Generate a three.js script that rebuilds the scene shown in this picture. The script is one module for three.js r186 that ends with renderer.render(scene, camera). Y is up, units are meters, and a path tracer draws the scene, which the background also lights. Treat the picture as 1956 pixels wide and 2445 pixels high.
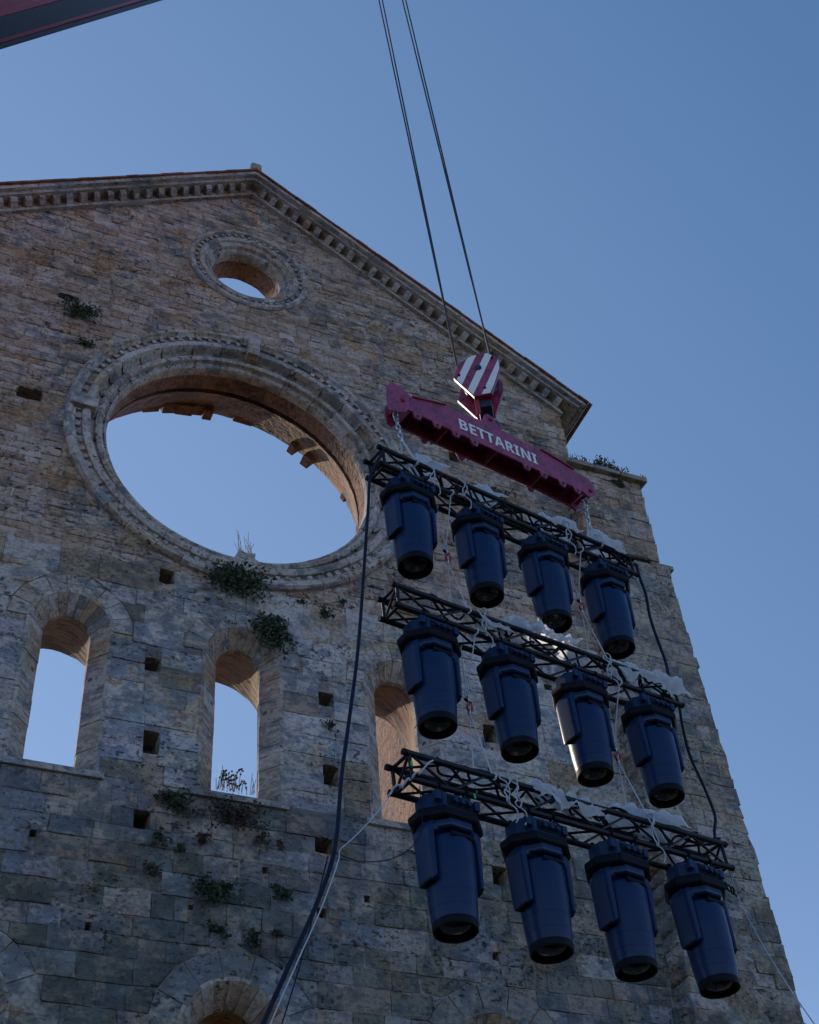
import * as THREE from 'three';
import { mergeGeometries, mergeVertices, toCreasedNormals } from 'three/addons/utils/BufferGeometryUtils.js';
import { RoundedBoxGeometry } from 'three/addons/geometries/RoundedBoxGeometry.js';
import { TextGeometry } from 'three/addons/geometries/TextGeometry.js';
import { FontLoader } from 'three/addons/loaders/FontLoader.js';

// ------------------------------------------------------------------ camera, sky, sun, exposure
const H = 16.936;                                   // height of the rose window's centre above the ground
const scene = new THREE.Scene();
const camera = new THREE.PerspectiveCamera(41.287, 819 / 1024, 0.1, 900);
camera.position.set(-4.031, H - 15.336, 13.218);
camera.rotation.set(0.78928, -0.46865, -0.10189, 'YXZ');
camera.updateMatrixWorld(); camera.updateProjectionMatrix();

const sunDir = new THREE.Vector3(-0.37, 0.53, -1).normalize();
{
  const W = 1024, Hh = 512, data = new Float32Array(W * Hh * 4);
  const Z = [0.016, 0.100, 0.268], Mi = [0.115, 0.155, 0.240], Ho = [1.15, 1.40, 1.85], G = [0.220, 0.274, 0.383];   // zenith, air mass, horizon haze raised out of view to light the shaded wall, glow round the sun
  for (let j = 0; j < Hh; j++) for (let i = 0; i < W; i++) {
    const el = ((j + 0.5) / Hh - 0.5) * Math.PI, az = ((i + 0.5) / W - 0.5) * 2 * Math.PI;
    const dx = Math.cos(el) * Math.cos(az), dy = Math.sin(el), dz = Math.cos(el) * Math.sin(az);
    const c = dx * sunDir.x + dy * sunDir.y + dz * sunDir.z;
    const m = 1 - Math.max(dy, 0), t = Math.pow(m, 6);
    const g = Math.pow(Math.max(0, 0.5 + 0.5 * c), 4);
    const k = (j * W + i) * 4;
    for (let q = 0; q < 3; q++) data[k + q] = Z[q] + Mi[q] * m + Ho[q] * t + G[q] * g;
    data[k + 3] = 1;
  }
  const sky = new THREE.DataTexture(data, W, Hh, THREE.RGBAFormat, THREE.FloatType);
  sky.mapping = THREE.EquirectangularReflectionMapping; sky.magFilter = THREE.LinearFilter; sky.minFilter = THREE.LinearFilter;
  sky.wrapS = THREE.RepeatWrapping; sky.needsUpdate = true;
  scene.background = sky; scene.environment = sky;
}
const sun = new THREE.DirectionalLight(0xfff0dc, 4.2);
sun.target.position.set(0, H - 6, 2); sun.position.copy(sunDir).multiplyScalar(80).add(sun.target.position);
sun.castShadow = true; sun.shadow.mapSize.set(4096, 4096);
Object.assign(sun.shadow.camera, { left: -30, right: 30, top: 30, bottom: -30, near: 1, far: 200 });
scene.add(sun, sun.target);

const renderer = new THREE.WebGLRenderer({ antialias: true });
renderer.toneMapping = THREE.LinearToneMapping; renderer.toneMappingExposure = 1.0;
renderer.shadowMap.enabled = true;

// ------------------------------------------------------------------ helpers
function mulberry(a) { return () => { a |= 0; a = a + 0x6D2B79F5 | 0; let t = Math.imul(a ^ a >>> 15, 1 | a); t = t + Math.imul(t ^ t >>> 7, 61 | t) ^ t; return ((t ^ t >>> 14) >>> 0) / 4294967296; }; }
const R0 = mulberry(7741);
const rnd = (a, b, r = R0) => a + (b - a) * r();
const V = (x, y, z) => new THREE.Vector3(x, y, z);
const W_ = (x, y, z) => new THREE.Vector3(x, y + H, z);      // rose-centred coordinates to world
function hash(ix, iy) { let h = Math.imul(ix, 374761393) + Math.imul(iy, 668265263) | 0; h = Math.imul(h ^ h >>> 13, 1274126177); return ((h ^ h >>> 16) >>> 0) / 4294967296; }
function vnoise(x, y) {
  const ix = Math.floor(x), iy = Math.floor(y); let fx = x - ix, fy = y - iy; fx = fx * fx * (3 - 2 * fx); fy = fy * fy * (3 - 2 * fy);
  const a = hash(ix, iy), b = hash(ix + 1, iy), c = hash(ix, iy + 1), d = hash(ix + 1, iy + 1);
  return a + (b - a) * fx + (c - a + (a - b - c + d) * fx) * fy;
}
function fbm(x, y, o = 4) { let s = 0, a = 0.5, n = 0; for (let i = 0; i < o; i++) { s += a * vnoise(x, y); n += a; a *= 0.5; x = x * 2.03 + 17.3; y = y * 2.03 + 9.1; } return s / n; }
const sstep = (a, b, x) => { const t = Math.min(1, Math.max(0, (x - a) / (b - a))); return t * t * (3 - 2 * t); };
const used = {};
function numbered(n) { const k = used[n] = (used[n] ?? -1) + 1; return k ? n + '_' + String(k).padStart(3, '0') : n; }
function sh(o) { o.traverse(m => { if (m.isMesh) { m.castShadow = true; m.receiveShadow = true; } }); return o; }
function mesh(name, geo, mat, parent) { const m = new THREE.Mesh(geo, mat); m.name = name; m.castShadow = m.receiveShadow = true; parent.add(m); return m; }
function thing(name, label, category, pos, group) {
  const g = new THREE.Group(); g.name = numbered(name); if (pos) g.position.copy(pos); g.userData = { label, category }; if (group) g.userData.group = group; scene.add(g); return g;
}
function single(name, geo, mat, label, category, group) { const m = mesh(numbered(name), geo, mat, scene); m.userData = { label, category }; if (group) m.userData.group = group; return m; }
function basis(o, x, y, z) { o.quaternion.setFromRotationMatrix(new THREE.Matrix4().makeBasis(x, y, z)); return o; }
function rod(a, b, r, seg = 8, r2 = r) {
  const d = b.clone().sub(a), L = d.length(), g = new THREE.CylinderGeometry(r2, r, L, seg, 1);
  g.translate(0, L / 2, 0); g.applyQuaternion(new THREE.Quaternion().setFromUnitVectors(V(0, 1, 0), d.normalize())); g.translate(a.x, a.y, a.z); return g;
}
function tube(pts, r, seg = 40, rs = 6, closed = false) { return new THREE.TubeGeometry(new THREE.CatmullRomCurve3(pts, closed, 'centripetal'), seg, r, rs, closed); }
function bx(w, h, d, x = 0, y = 0, z = 0, bev = 0) { const g = bev ? new RoundedBoxGeometry(w, h, d, 1, bev) : new THREE.BoxGeometry(w, h, d); g.translate(x, y, z); return g; }
function clean(g) { const o = new THREE.BufferGeometry(); const s = g.index ? g.toNonIndexed() : g; for (const k of ['position', 'normal', 'uv']) if (s.attributes[k]) o.setAttribute(k, s.attributes[k]); return o; }
function join(list) { return mergeGeometries(list.map(clean)); }
function shapeOf(p) { const s = new THREE.Shape(); p.forEach(([x, y], i) => i ? s.lineTo(x, y) : s.moveTo(x, y)); s.closePath(); return s; }
function clipHalf(poly, nx, ny, d) {                 // keep n.p >= d
  const out = []; for (let i = 0; i < poly.length; i++) {
    const a = poly[i], b = poly[(i + 1) % poly.length], da = a[0] * nx + a[1] * ny - d, db = b[0] * nx + b[1] * ny - d;
    if (da >= 0) out.push(a); if ((da >= 0) !== (db >= 0)) { const t = da / (da - db); out.push([a[0] + (b[0] - a[0]) * t, a[1] + (b[1] - a[1]) * t]); }
  } return out;
}
function polyArea(p) { let s = 0; for (let i = 0; i < p.length; i++) { const a = p[i], b = p[(i + 1) % p.length]; s += a[0] * b[1] - a[1] * b[0]; } return s / 2; }
// pixels a patch of the facade shows, to pick the pieces that show largest
const _v = new THREE.Vector3();
function shows(x, y, z, area) {
  _v.set(x, y + H, z); const d = _v.distanceTo(camera.position), n = (camera.position.z - z) / d; _v.project(camera);
  return Math.abs(_v.x) < 1.04 && Math.abs(_v.y) < 1.04 ? area * n / (d * d) : 0;
}

// ------------------------------------------------------------------ textures
const TM = 17.07, T0 = [-8.2, -9.6];
function dataTex(N, f, srgb, wrap = true) {
  const d = new Uint8Array(N * N * 4); const c = [0, 0, 0];
  for (let j = 0; j < N; j++) for (let i = 0; i < N; i++) { f(i / N, j / N, c); const k = (j * N + i) * 4; d[k] = c[0] * 255; d[k + 1] = c[1] * 255; d[k + 2] = c[2] * 255; d[k + 3] = 255; }
  const t = new THREE.DataTexture(d, N, N); t.magFilter = THREE.LinearFilter; t.minFilter = THREE.LinearMipmapLinearFilter; t.generateMipmaps = true;
  if (wrap) t.wrapS = t.wrapT = THREE.RepeatWrapping; if (srgb) t.colorSpace = THREE.SRGBColorSpace; t.needsUpdate = true; return t;
}
// travertine: grain, horizontal veins, pits, patches of grey-black lichen and rusty staining, in metres over the facade
const wallTex = dataTex(2048, (u, v, c) => {
  const x = u * TM + T0[0], y = v * TM + T0[1];
  const grain = fbm(x * 26, y * 34, 3), mid = fbm(x * 5.1 + 40, y * 6.7, 3), big = fbm(x * 0.9 + 11, y * 1.1 + 5, 4);
  const vein = vnoise(x * 3.2 + 7, y * 42);
  let a = 0.945 + 0.46 * (grain - 0.5) + 0.30 * (mid - 0.5) + 0.10 * (vein - 0.5) + 0.16 * (big - 0.5);
  // pits: clustered, wider than high
  const cl = sstep(0.42, 0.66, fbm(x * 1.3 + 90, y * 1.9 + 31, 3));
  const pit = Math.max(sstep(0.68, 0.82, fbm(x * 17 + 3, y * 26 + 8, 2)), 0.8 * sstep(0.72, 0.84, fbm(x * 31 + 7, y * 38 + 2, 2))) * (0.2 + 0.8 * cl);
  a *= 1 - 0.52 * pit;
  // pale scraped and limewashed flecks
  const fleck = sstep(0.66, 0.76, fbm(x * 11 + 200, y * 16 + 70, 3)); a += 0.16 * fleck;
  let r = a, g = a * (0.985 + 0.03 * (mid - 0.5)), b = a * (0.97 + 0.10 * (big - 0.5));
  // lichen: blotchy, with a ragged outline and its own grain; heavier low down, where it also paints in dimmer light
  const lz = y < -2.6 ? (y < -6.0 ? 0.13 : -0.03) : -0.05;
  const lf = fbm(x * 1.5 + 300, y * 1.9 + 120, 5) + 1.0 * (fbm(x * 7 + 51, y * 8 + 13, 4) - 0.5);
  const li = sstep(0.46, 0.72, lf + lz) * (0.55 + 0.45 * sstep(0.35, 0.6, grain));
  r *= 1 - 0.30 * li; g *= 1 - 0.23 * li; b *= 1 - 0.16 * li;
  const rust = sstep(0.60, 0.72, fbm(x * 1.7 + 77, y * 2.1 + 210, 4)) * (1 - li);
  r *= 1 - 0.04 * rust; g *= 1 - 0.10 * rust; b *= 1 - 0.18 * rust;
  c[0] = Math.min(1, Math.max(0.02, r)); c[1] = Math.min(1, Math.max(0.02, g)); c[2] = Math.min(1, Math.max(0.02, b));
}, true);
const tileFbm = (u, v, n, o) => { let s = 0, a = 0.5, q = 0; for (let i = 0; i < o; i++) { const X = u * n, Y = v * n, ix = Math.floor(X), iy = Math.floor(Y); let fx = X - ix, fy = Y - iy; fx = fx * fx * (3 - 2 * fx); fy = fy * fy * (3 - 2 * fy); const h = (p, r) => hash((p % n) + 31 * i, (r % n) + 57 * i); const A = h(ix, iy), B = h(ix + 1, iy), C = h(ix, iy + 1), D = h(ix + 1, iy + 1); s += a * (A + (B - A) * fx + (C - A + (A - B - C + D) * fx) * fy); q += a; a *= 0.55; n *= 2; } return s / q; };
const bumpTex = dataTex(1024, (u, v, c) => {
  let h = 0.25 + 0.6 * tileFbm(u, v, 24, 5); const p = tileFbm(u + 0.37, v + 0.11, 48, 2); h *= 1 - 0.6 * sstep(0.66, 0.8, p); c[0] = c[1] = c[2] = Math.min(1, Math.max(0, h));
}, false);
const steelTex = dataTex(512, (u, v, c) => { const a = 0.72 + 0.4 * (tileFbm(u, v, 12, 5) - 0.5) - 0.35 * sstep(0.62, 0.75, tileFbm(u + 0.2, v + 0.6, 30, 3)); c[0] = c[1] = c[2] = Math.min(1, Math.max(0, a)); }, true);
function tf(t, rep, ox = 0, oy = 0) { const q = t.clone(); q.repeat.set(rep, rep); q.offset.set(ox, oy); q.needsUpdate = true; return q; }
const mapW = tf(wallTex, 1 / TM, -T0[0] / TM, -T0[1] / TM), bumpW = tf(bumpTex, 1 / 2.3);
function stoneMat(rgb, vc = false, bump = 0.02) { const m = new THREE.MeshStandardMaterial({ map: mapW, bumpMap: bumpW, bumpScale: bump, roughness: 0.93, vertexColors: vc }); m.color.setRGB(...rgb); return m; }
const M = {
  stoneVC: stoneMat([1, 1, 1], true, 0.045),
  mortar: stoneMat([0.43, 0.365, 0.305], false, 0.06),
  dressed: [stoneMat([0.50, 0.465, 0.43]), stoneMat([0.46, 0.425, 0.385]), stoneMat([0.54, 0.505, 0.47]), stoneMat([0.43, 0.37, 0.31])],
  brick: stoneMat([0.28, 0.155, 0.10], false, 0.035), weathered: stoneMat([0.30, 0.29, 0.26]), lowArch: stoneMat([0.39, 0.38, 0.355]), tufa: stoneMat([0.27, 0.17, 0.095], false, 0.04),
  tile: stoneMat([0.30, 0.11, 0.07]),
};
function pm(rgb, rough, o = {}) { const m = new THREE.MeshPhysicalMaterial({ roughness: rough, ...o }); m.color.setRGB(...rgb); return m; }
const steelMap = tf(steelTex, 1.4);
Object.assign(M, {
  body: pm([0.005, 0.024, 0.082], 0.36, { specularIntensity: 0.6 }), bodyDark: pm([0.004, 0.006, 0.012], 0.55, { specularIntensity: 0.25 }), truss: pm([0.008, 0.014, 0.026], 0.45, { specularIntensity: 0.6, map: steelMap }), steel: pm([0.55, 0.57, 0.60], 0.38, { metalness: 0.85 }),
  lens: pm([0.008, 0.008, 0.010], 0.12, {}), rope: pm([0.46, 0.50, 0.55], 0.75), ropeDark: pm([0.008, 0.014, 0.032], 0.7, { specularIntensity: 0.4 }), red: pm([0.66, 0.085, 0.22], 0.40, { map: steelMap, clearcoat: 0.3, clearcoatRoughness: 0.4 }),
  redDark: pm([0.30, 0.025, 0.035], 0.5), white: pm([0.62, 0.63, 0.62], 0.5, { map: steelMap }), cable: pm([0.045, 0.045, 0.05], 0.55, { metalness: 0.4 }), film: pm([0.90, 0.91, 0.93], 0.93, { transmission: 0.72, specularIntensity: 0.6, thickness: 0, side: THREE.DoubleSide }),
  boomDark: pm([0.016, 0.040, 0.075], 0.45), label: pm([0.05, 0.45, 0.08], 0.6), paint: pm([0.78, 0.80, 0.80], 0.5), redPart: pm([0.35, 0.02, 0.03], 0.5),
});

// ------------------------------------------------------------------ ground
{
  const g = new THREE.PlaneGeometry(900, 900); g.rotateX(-Math.PI / 2);
  const gt = dataTex(512, (u, v, c) => { const a = 0.75 + 0.5 * (tileFbm(u, v, 8, 6) - 0.5), b = tileFbm(u + 0.5, v + 0.2, 6, 4); c[0] = a; c[1] = a * (0.93 + 0.08 * b); c[2] = a * (0.72 + 0.1 * b); for (let q = 0; q < 3; q++) c[q] = Math.min(1, Math.max(0, c[q])); }, true);
  gt.repeat.set(120, 120);
  const m = new THREE.MeshStandardMaterial({ map: gt, roughness: 1 }); m.color.setRGB(0.13, 0.12, 0.065);
  const o = mesh('ground', g, m, scene); o.userData = { kind: 'structure', label: 'dry pale grass and gravel ground around the church' };
}

// ------------------------------------------------------------------ the church gable
const church = thing('church_gable', 'tall ruined stone church gable wall with empty round window and three lancets', 'building', V(0, H, 0));
const XW = 5.88, SL = 0.69, YA = 7.2, YSPLIT = 3.1, ZB = -1.4, ZG = -0.65, ZGROUND = -H;
const rose = { R: 2.70, Rt: 2.04, zt: -0.22, Rf: 2.42 }, ocu = { y: 4.785, R: 1.08, Rt: 0.60, zt: -0.20, Rf: 0.60 };
const lanc = { y: -3.977, wo: 0.50, wt: 0.297, zt: -0.22, yb: -5.93, ys: -6.12, wf: 0.76, yf: -4.05, xs: [-2.21, 0.03, 2.25], ext: 0.79 };
const low = { y: -9.02, wo: 0.60, wt: 0.40, zt: -0.25, yb: -12.0, wf: 0.62, yf: -9.32, xs: [-2.93, 0.03, 3.10], ext: 0.95 };
const holes = [[-1.04, -2.83, .2, .26], [-1.14, -4.36, .2, .2], [-1.08, -5.54, .2, .34], [-1.12, -6.57, .2, .3], [1.17, -4.38, .2, .22], [1.2, -5.56, .2, .3], [1.07, -6.56, .22, .24], [-3.23, 0.12, .36, .24], [3.55, -4.41, .22, .3], [1.03, -7.46, .12, .12], [3.4, -6.6, .2, .26], [-3.3, -6.5, .2, .26], [-3.4, -4.4, .2, .24], [3.6, 1.2, .2, .22], [-1.72, 1.75, .26, .12], [-2.93, 2.6, .34, .14],
  [-2.3, -7.0, .07, .09], [-1.6, -8.0, .06, .1], [.35, -7.02, .07, .08], [1.6, -7.2, .08, .1], [-.5, -7.62, .06, .06], [2.6, -6.9, .08, .1], [-3.0, -5.2, .06, .08], [3.2, -7.7, .08, .1], [4.4, -6.0, .1, .14], [4.6, -3.4, .14, .16], [4.9, -7.4, .1, .12], [-2.7, -.9, .1, .08], [-2.4, -2.2, .12, .08], [3.9, -1.4, .12, .1]];

function circlePath(x, y, r, n = 96) { const p = new THREE.Path(); for (let i = 0; i <= n; i++) { const a = -i / n * Math.PI * 2, X = x + r * Math.cos(a), Y = y + r * Math.sin(a); i ? p.lineTo(X, Y) : p.moveTo(X, Y); } return p; }
function archOutline(x, yc, w, yb, n = 24) { const a = [[x - w, yb], [x + w, yb]]; for (let i = 0; i <= n; i++) { const t = i / n * Math.PI; a.push([x + w * Math.cos(t), yc + w * Math.sin(t)]); } return a; }
function pathOf(p) { const h = new THREE.Path(); [...p].reverse().forEach(([x, y], i) => i ? h.lineTo(x, y) : h.moveTo(x, y)); h.closePath(); return h; }
function wallShape(y0, y1, x) {
  const lim = xx => YA - SL * Math.abs(xx) + 0.04, p = [[-x, y0], [x, y0]];
  if (y1 === undefined) { p.push([x, lim(x)], [0, lim(0)], [-x, lim(x)]); } else { p.push([x, y1], [-x, y1]); }
  return shapeOf(p);
}
{ // core: mortar behind the stones, with the openings; the front leaf has the putlog holes as well
  const front = wallShape(ZGROUND, undefined, XW - 0.02);
  front.holes.push(circlePath(0, 0, rose.R - 0.06), circlePath(0, ocu.y, ocu.R - 0.05, 64));
  for (const L of [lanc, low]) for (const x of L.xs) front.holes.push(pathOf(archOutline(x, L.y, L.wo + 0.05, L === lanc ? L.ys - 0.1 : L.yb)));
  for (const [x, y, w, h] of holes) { const j = () => rnd(-.1, .1), a = w / 2, b = h / 2; front.holes.push(pathOf([[-1, -1], [-.2, -1.05], [1, -.95], [1.02, .1], [.95, 1], [.1, 1.06], [-1, .95], [-1.04, 0]].map(([p, q]) => [x + a * (p + j()), y + b * (q + j())]))); }
  const g1 = new THREE.ExtrudeGeometry(front, { depth: 0.37, bevelEnabled: false, curveSegments: 8 }); g1.translate(0, 0, -0.379);
  const lowS = wallShape(ZGROUND, YSPLIT, XW - 0.02); lowS.holes.push(circlePath(0, 0, rose.Rf + 0.28));
  for (const L of [lanc, low]) for (const x of L.xs) lowS.holes.push(pathOf(archOutline(x, L.yf, L.wf + 0.12, L.yb - 0.05)));
  const g2 = new THREE.ExtrudeGeometry(lowS, { depth: 0.998, bevelEnabled: false }); g2.translate(0, 0, ZB);
  const up = shapeOf([[-XW + .02, YSPLIT + .002], [XW - .02, YSPLIT + .002], [XW - .02, YA - SL * XW + .04], [0, YA + .04], [-XW + .02, YA - SL * XW + .04]]); up.holes.push(circlePath(0, ocu.y, ocu.Rf + 0.2, 64));
  const g3 = new THREE.ExtrudeGeometry(up, { depth: 0.248, bevelEnabled: false }); g3.translate(0, 0, ZG);
  mesh('wall_core', join([g1, g2, g3]), M.mortar, church);
}

// ---- stones, laid course by course and cut round the openings
class Stones {
  constructor() { this.list = []; }
  add(poly, z0, z1, bev, col, rough, rg, kind) {
    const A = Math.abs(polyArea(poly)); if (A < 0.006) return;
    if (polyArea(poly) < 0) poly.reverse();
    let cx = 0, cy = 0; for (const q of poly) { cx += q[0]; cy += q[1]; } cx /= poly.length; cy /= poly.length;
    const pts = []; for (let i = 0; i < poly.length; i++) { const a = poly[i], b = poly[(i + 1) % poly.length], L = Math.hypot(b[0] - a[0], b[1] - a[1]), n = Math.max(1, Math.min(3, Math.round(L / 0.17))); for (let k = 0; k < n; k++) pts.push([a[0] + (b[0] - a[0]) * k / n + rnd(-rough, rough, rg), a[1] + (b[1] - a[1]) * k / n + rnd(-rough, rough, rg)]); }
    const N = pts.length, pos = [], idx = []; const tx = rnd(-.035, .035, rg), ty = rnd(-.05, .05, rg);
    const dep = (x, y) => z1 + (x - cx) * tx + (y - cy) * ty;
    for (const [x, y] of pts) pos.push(x, y, z0);
    for (const [x, y] of pts) pos.push(x, y, dep(x, y) - bev * rnd(.8, 1.3, rg));
    for (const [x, y] of pts) { const dx = x - cx, dy = y - cy, L = Math.hypot(dx, dy), k = Math.max(0.3, 1 - bev * rnd(.9, 1.6, rg) / L); pos.push(cx + dx * k, cy + dy * k, dep(x, y) + rnd(-.25, .25, rg) * bev); }
    pos.push(cx, cy, z1 + bev * rnd(0, .5, rg));
    for (let r = 0; r < 2; r++) for (let i = 0; i < N; i++) { const j = (i + 1) % N, a = r * N + i, b = r * N + j, c = a + N, d = b + N; idx.push(a, b, d, a, d, c); }
    for (let i = 0; i < N; i++) idx.push(2 * N + i, 2 * N + (i + 1) % N, 3 * N);
    this.list.push({ pos, idx, col, kind, s: shows(cx, cy, z1, A) });
  }
  static geo(items) {
    let nv = 0, ni = 0; for (const s of items) { nv += s.pos.length / 3; ni += s.idx.length; }
    const p = new Float32Array(nv * 3), c = new Float32Array(nv * 3), uv = new Float32Array(nv * 2), ix = new Uint32Array(ni); let v = 0, k = 0;
    for (const s of items) { const n = s.pos.length / 3; p.set(s.pos, v * 3); for (let i = 0; i < n; i++) { c.set(s.col, (v + i) * 3); uv[(v + i) * 2] = s.pos[i * 3] + 0.8 * s.pos[i * 3 + 2]; uv[(v + i) * 2 + 1] = s.pos[i * 3 + 1] + 0.3 * s.pos[i * 3 + 2]; } for (const q of s.idx) ix[k++] = q + v; v += n; }
    const g = new THREE.BufferGeometry(); g.setAttribute('position', new THREE.BufferAttribute(p, 3)); g.setAttribute('color', new THREE.BufferAttribute(c, 3)); g.setAttribute('uv', new THREE.BufferAttribute(uv, 2)); g.setIndex(new THREE.BufferAttribute(ix, 1)); g.computeVertexNormals(); return g;
  }
  build(name, restName, parent, most = 300) {
    this.list.sort((a, b) => b.s - a.s);
    const one = this.list.slice(0, most).filter(s => s.s > 0), rest = this.list.slice(one.length);
    for (const s of one) mesh(name, Stones.geo([s]), M.stoneVC, parent);
    if (rest.length) { const r = mesh(restName, Stones.geo(rest), M.stoneVC, parent); r.userData.kind = 'stuff'; }
  }
}
const tones = { // stone colours; the base set also paints in the dimmer light low down
  rubble: [[.47, .36, .28], [.44, .335, .255], [.50, .405, .33], [.41, .30, .215], [.48, .39, .33], [.53, .44, .37], [.38, .275, .20]],
  ashlar: [[.51, .48, .45], [.54, .515, .49], [.48, .46, .435], [.52, .485, .445], [.49, .47, .45], [.56, .53, .505], [.36, .30, .22]],
  pier: [[.38, .34, .29], [.35, .31, .26], [.42, .38, .33], [.33, .28, .23], [.40, .37, .33], [.45, .41, .37]],
  base: [[.27, .265, .235], [.23, .23, .20], [.31, .30, .28], [.22, .21, .165], [.29, .28, .25], [.25, .25, .23], [.38, .365, .345], [.24, .235, .205]],
};
function tone(k, rg) { const t = tones[k][Math.floor(rg() * tones[k].length)], f = rnd(.91, 1.07, rg); return [t[0] * f, t[1] * f * rnd(.98, 1.02, rg), t[2] * f * rnd(.95, 1.05, rg)]; }
function cutOut(poly) {
  let cx = 0, cy = 0; for (const q of poly) { cx += q[0]; cy += q[1]; } cx /= poly.length; cy /= poly.length;
  const circ = (x, y, r) => { const d = Math.hypot(cx - x, cy - y); if (d < r - 0.16) { poly = []; return; } if (d > r + 0.75) return; const nx = (cx - x) / d, ny = (cy - y) / d; poly = clipHalf(poly, nx, ny, x * nx + y * ny + r); };
  circ(0, 0, rose.R - 0.10); if (poly.length > 2) circ(0, ocu.y, ocu.R - 0.08);
  for (const L of [lanc, low]) for (const x of L.xs) { if (poly.length < 3) break; if (cy > L.y) circ(x, L.y, L.ext); }
  // rake
  if (poly.length > 2) { const n = Math.hypot(1, SL); poly = clipHalf(poly, (cx > 0 ? -SL : SL) / n, -1 / n, -(YA + .03) / n); }
  return poly;
}
function layFace({ x0, x1, y0, y1, z, depth, hMin, hMax, lMin, lMax, joint, bev, rough, kind, out, seed, openings = true, tuck = false, proud = .018 }) {
  const rg = mulberry(seed); let y = y0, row = 0;
  while (y < y1 - 0.02) {
    let h = rnd(hMin, hMax, rg); if (y + h > y1 - hMin * .6) h = y1 - y;
    const yl = x => y + (row ? 0.022 * (vnoise(x * .9 + seed, row * 3.1) - .5) * (hMax < .24 ? 2 : 1) : 0), yh = x => y + h + 0.022 * (vnoise(x * .9 + seed, (row + 1) * 3.1) - .5) * (hMax < .24 ? 2 : 1);
    const yc = y + h / 2; const block = [];
    if (openings) {
      for (const L of [lanc, low]) for (const x of L.xs) { const yb = L === lanc ? L.ys : L.yb; if (yc <= L.y && yc > yb) block.push([x - L.wo - .005, x + L.wo + .005]); else if (yc > L.y && yc < L.y + L.ext) { const w = Math.sqrt(L.ext ** 2 - (yc - L.y) ** 2); if (w > .3) block.push([x - w * .5, x + w * .5]); } }
      for (const [hx, hy, w, hh] of holes) { const ov = Math.min(y + h, hy + hh / 2) - Math.max(y, hy - hh / 2); if (ov > .35 * Math.min(h, hh)) block.push([hx - w / 2, hx + w / 2]); }
    }
    block.sort((a, b) => a[0] - b[0]);
    let xa = x0; const runs = []; for (const [a, b] of block) { if (a > xa) runs.push([xa, a]); xa = Math.max(xa, b); } if (xa < x1) runs.push([xa, x1]);
    for (const [a, b] of runs) {
      let x = a; 
      while (x < b - .02) {
        let l = rnd(lMin, lMax, rg); if (x === a && a === x0) l *= rnd(.5, 1, rg); if (x + l > b - lMin * .55) l = b - x; const xe = x + l, j = joint / 2;
        const sl = rnd(-.012, .012, rg);
        const q = [[x + j, yl(x) + j], [xe - j + sl * .3, yl(xe) + j], [xe - j, yh(xe) - j], [x + j, yh(x) - j]];
        if (tuck) { if (x === x0) q[0][0] -= rnd(-.02, .03, rg), q[3][0] -= rnd(-.02, .03, rg); if (xe >= x1 - .001) q[1][0] += rnd(-.015, .03, rg), q[2][0] += rnd(-.015, .03, rg); }
        const p = openings ? cutOut(q) : q;
        if (p.length > 2 && !(rg() < .09 && kind === 'rubble' && openings)) out.add(p, z - depth, z + rnd(-.35, 1, rg) * proud, bev * rnd(.7, 1.4, rg), tone(kind === 'base' && rg() < Math.min(.8, Math.max(.12, (y + 7.9) / 1.9)) ? 'pier' : kind, rg), rough, rg, kind);
        x = xe;
      }
    }
    y += h; row++;
  }
}
const rub = new Stones(), ash = new Stones();
layFace({ x0: -XW, x1: XW, y0: -2.72, y1: 7.3, z: 0, depth: .09, hMin: .11, hMax: .185, lMin: .17, lMax: .44, joint: .006, bev: .012, rough: .016, kind: 'rubble', out: rub, seed: 11, tuck: true, proud: .014 });
layFace({ x0: -XW, x1: XW, y0: -6.12, y1: -2.72, z: 0, depth: .09, hMin: .25, hMax: .34, lMin: .38, lMax: .85, joint: .0045, bev: .004, rough: .004, kind: 'ashlar', out: ash, seed: 23, tuck: true, proud: .010 });
layFace({ x0: -XW, x1: XW, y0: -12.0, y1: -6.12, z: 0, depth: .09, hMin: .21, hMax: .30, lMin: .26, lMax: .62, joint: .006, bev: .007, rough: .009, kind: 'base', out: ash, seed: 37, tuck: true, proud: .012 });
layFace({ x0: -XW, x1: XW, y0: ZGROUND, y1: -12.0, z: 0, depth: .09, hMin: .27, hMax: .36, lMin: .4, lMax: .8, joint: .014, bev: .012, rough: .008, kind: 'base', out: ash, seed: 41, proud: .02 });
rub.build('rubble_stone', 'rubble_masonry', church); ash.build('ashlar_stone', 'ashlar_masonry', church);

// ---- the nave's side wall behind the gable, seen through the right lancet
{ const sh_ = shapeOf([[-1.41, ZGROUND], [-15, ZGROUND], [-15, 2.2], [-12.6, 2.5], [-11, 1.9], [-8, 2.7], [-5, 2.5], [-1.41, 2.9]]); const e = new THREE.ExtrudeGeometry(sh_, { depth: .5, bevelEnabled: false }); e.rotateY(-Math.PI / 2); e.translate(5.8, 0, 0); mesh('nave_wall', planarUV(e), M.brick, church); }
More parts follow.
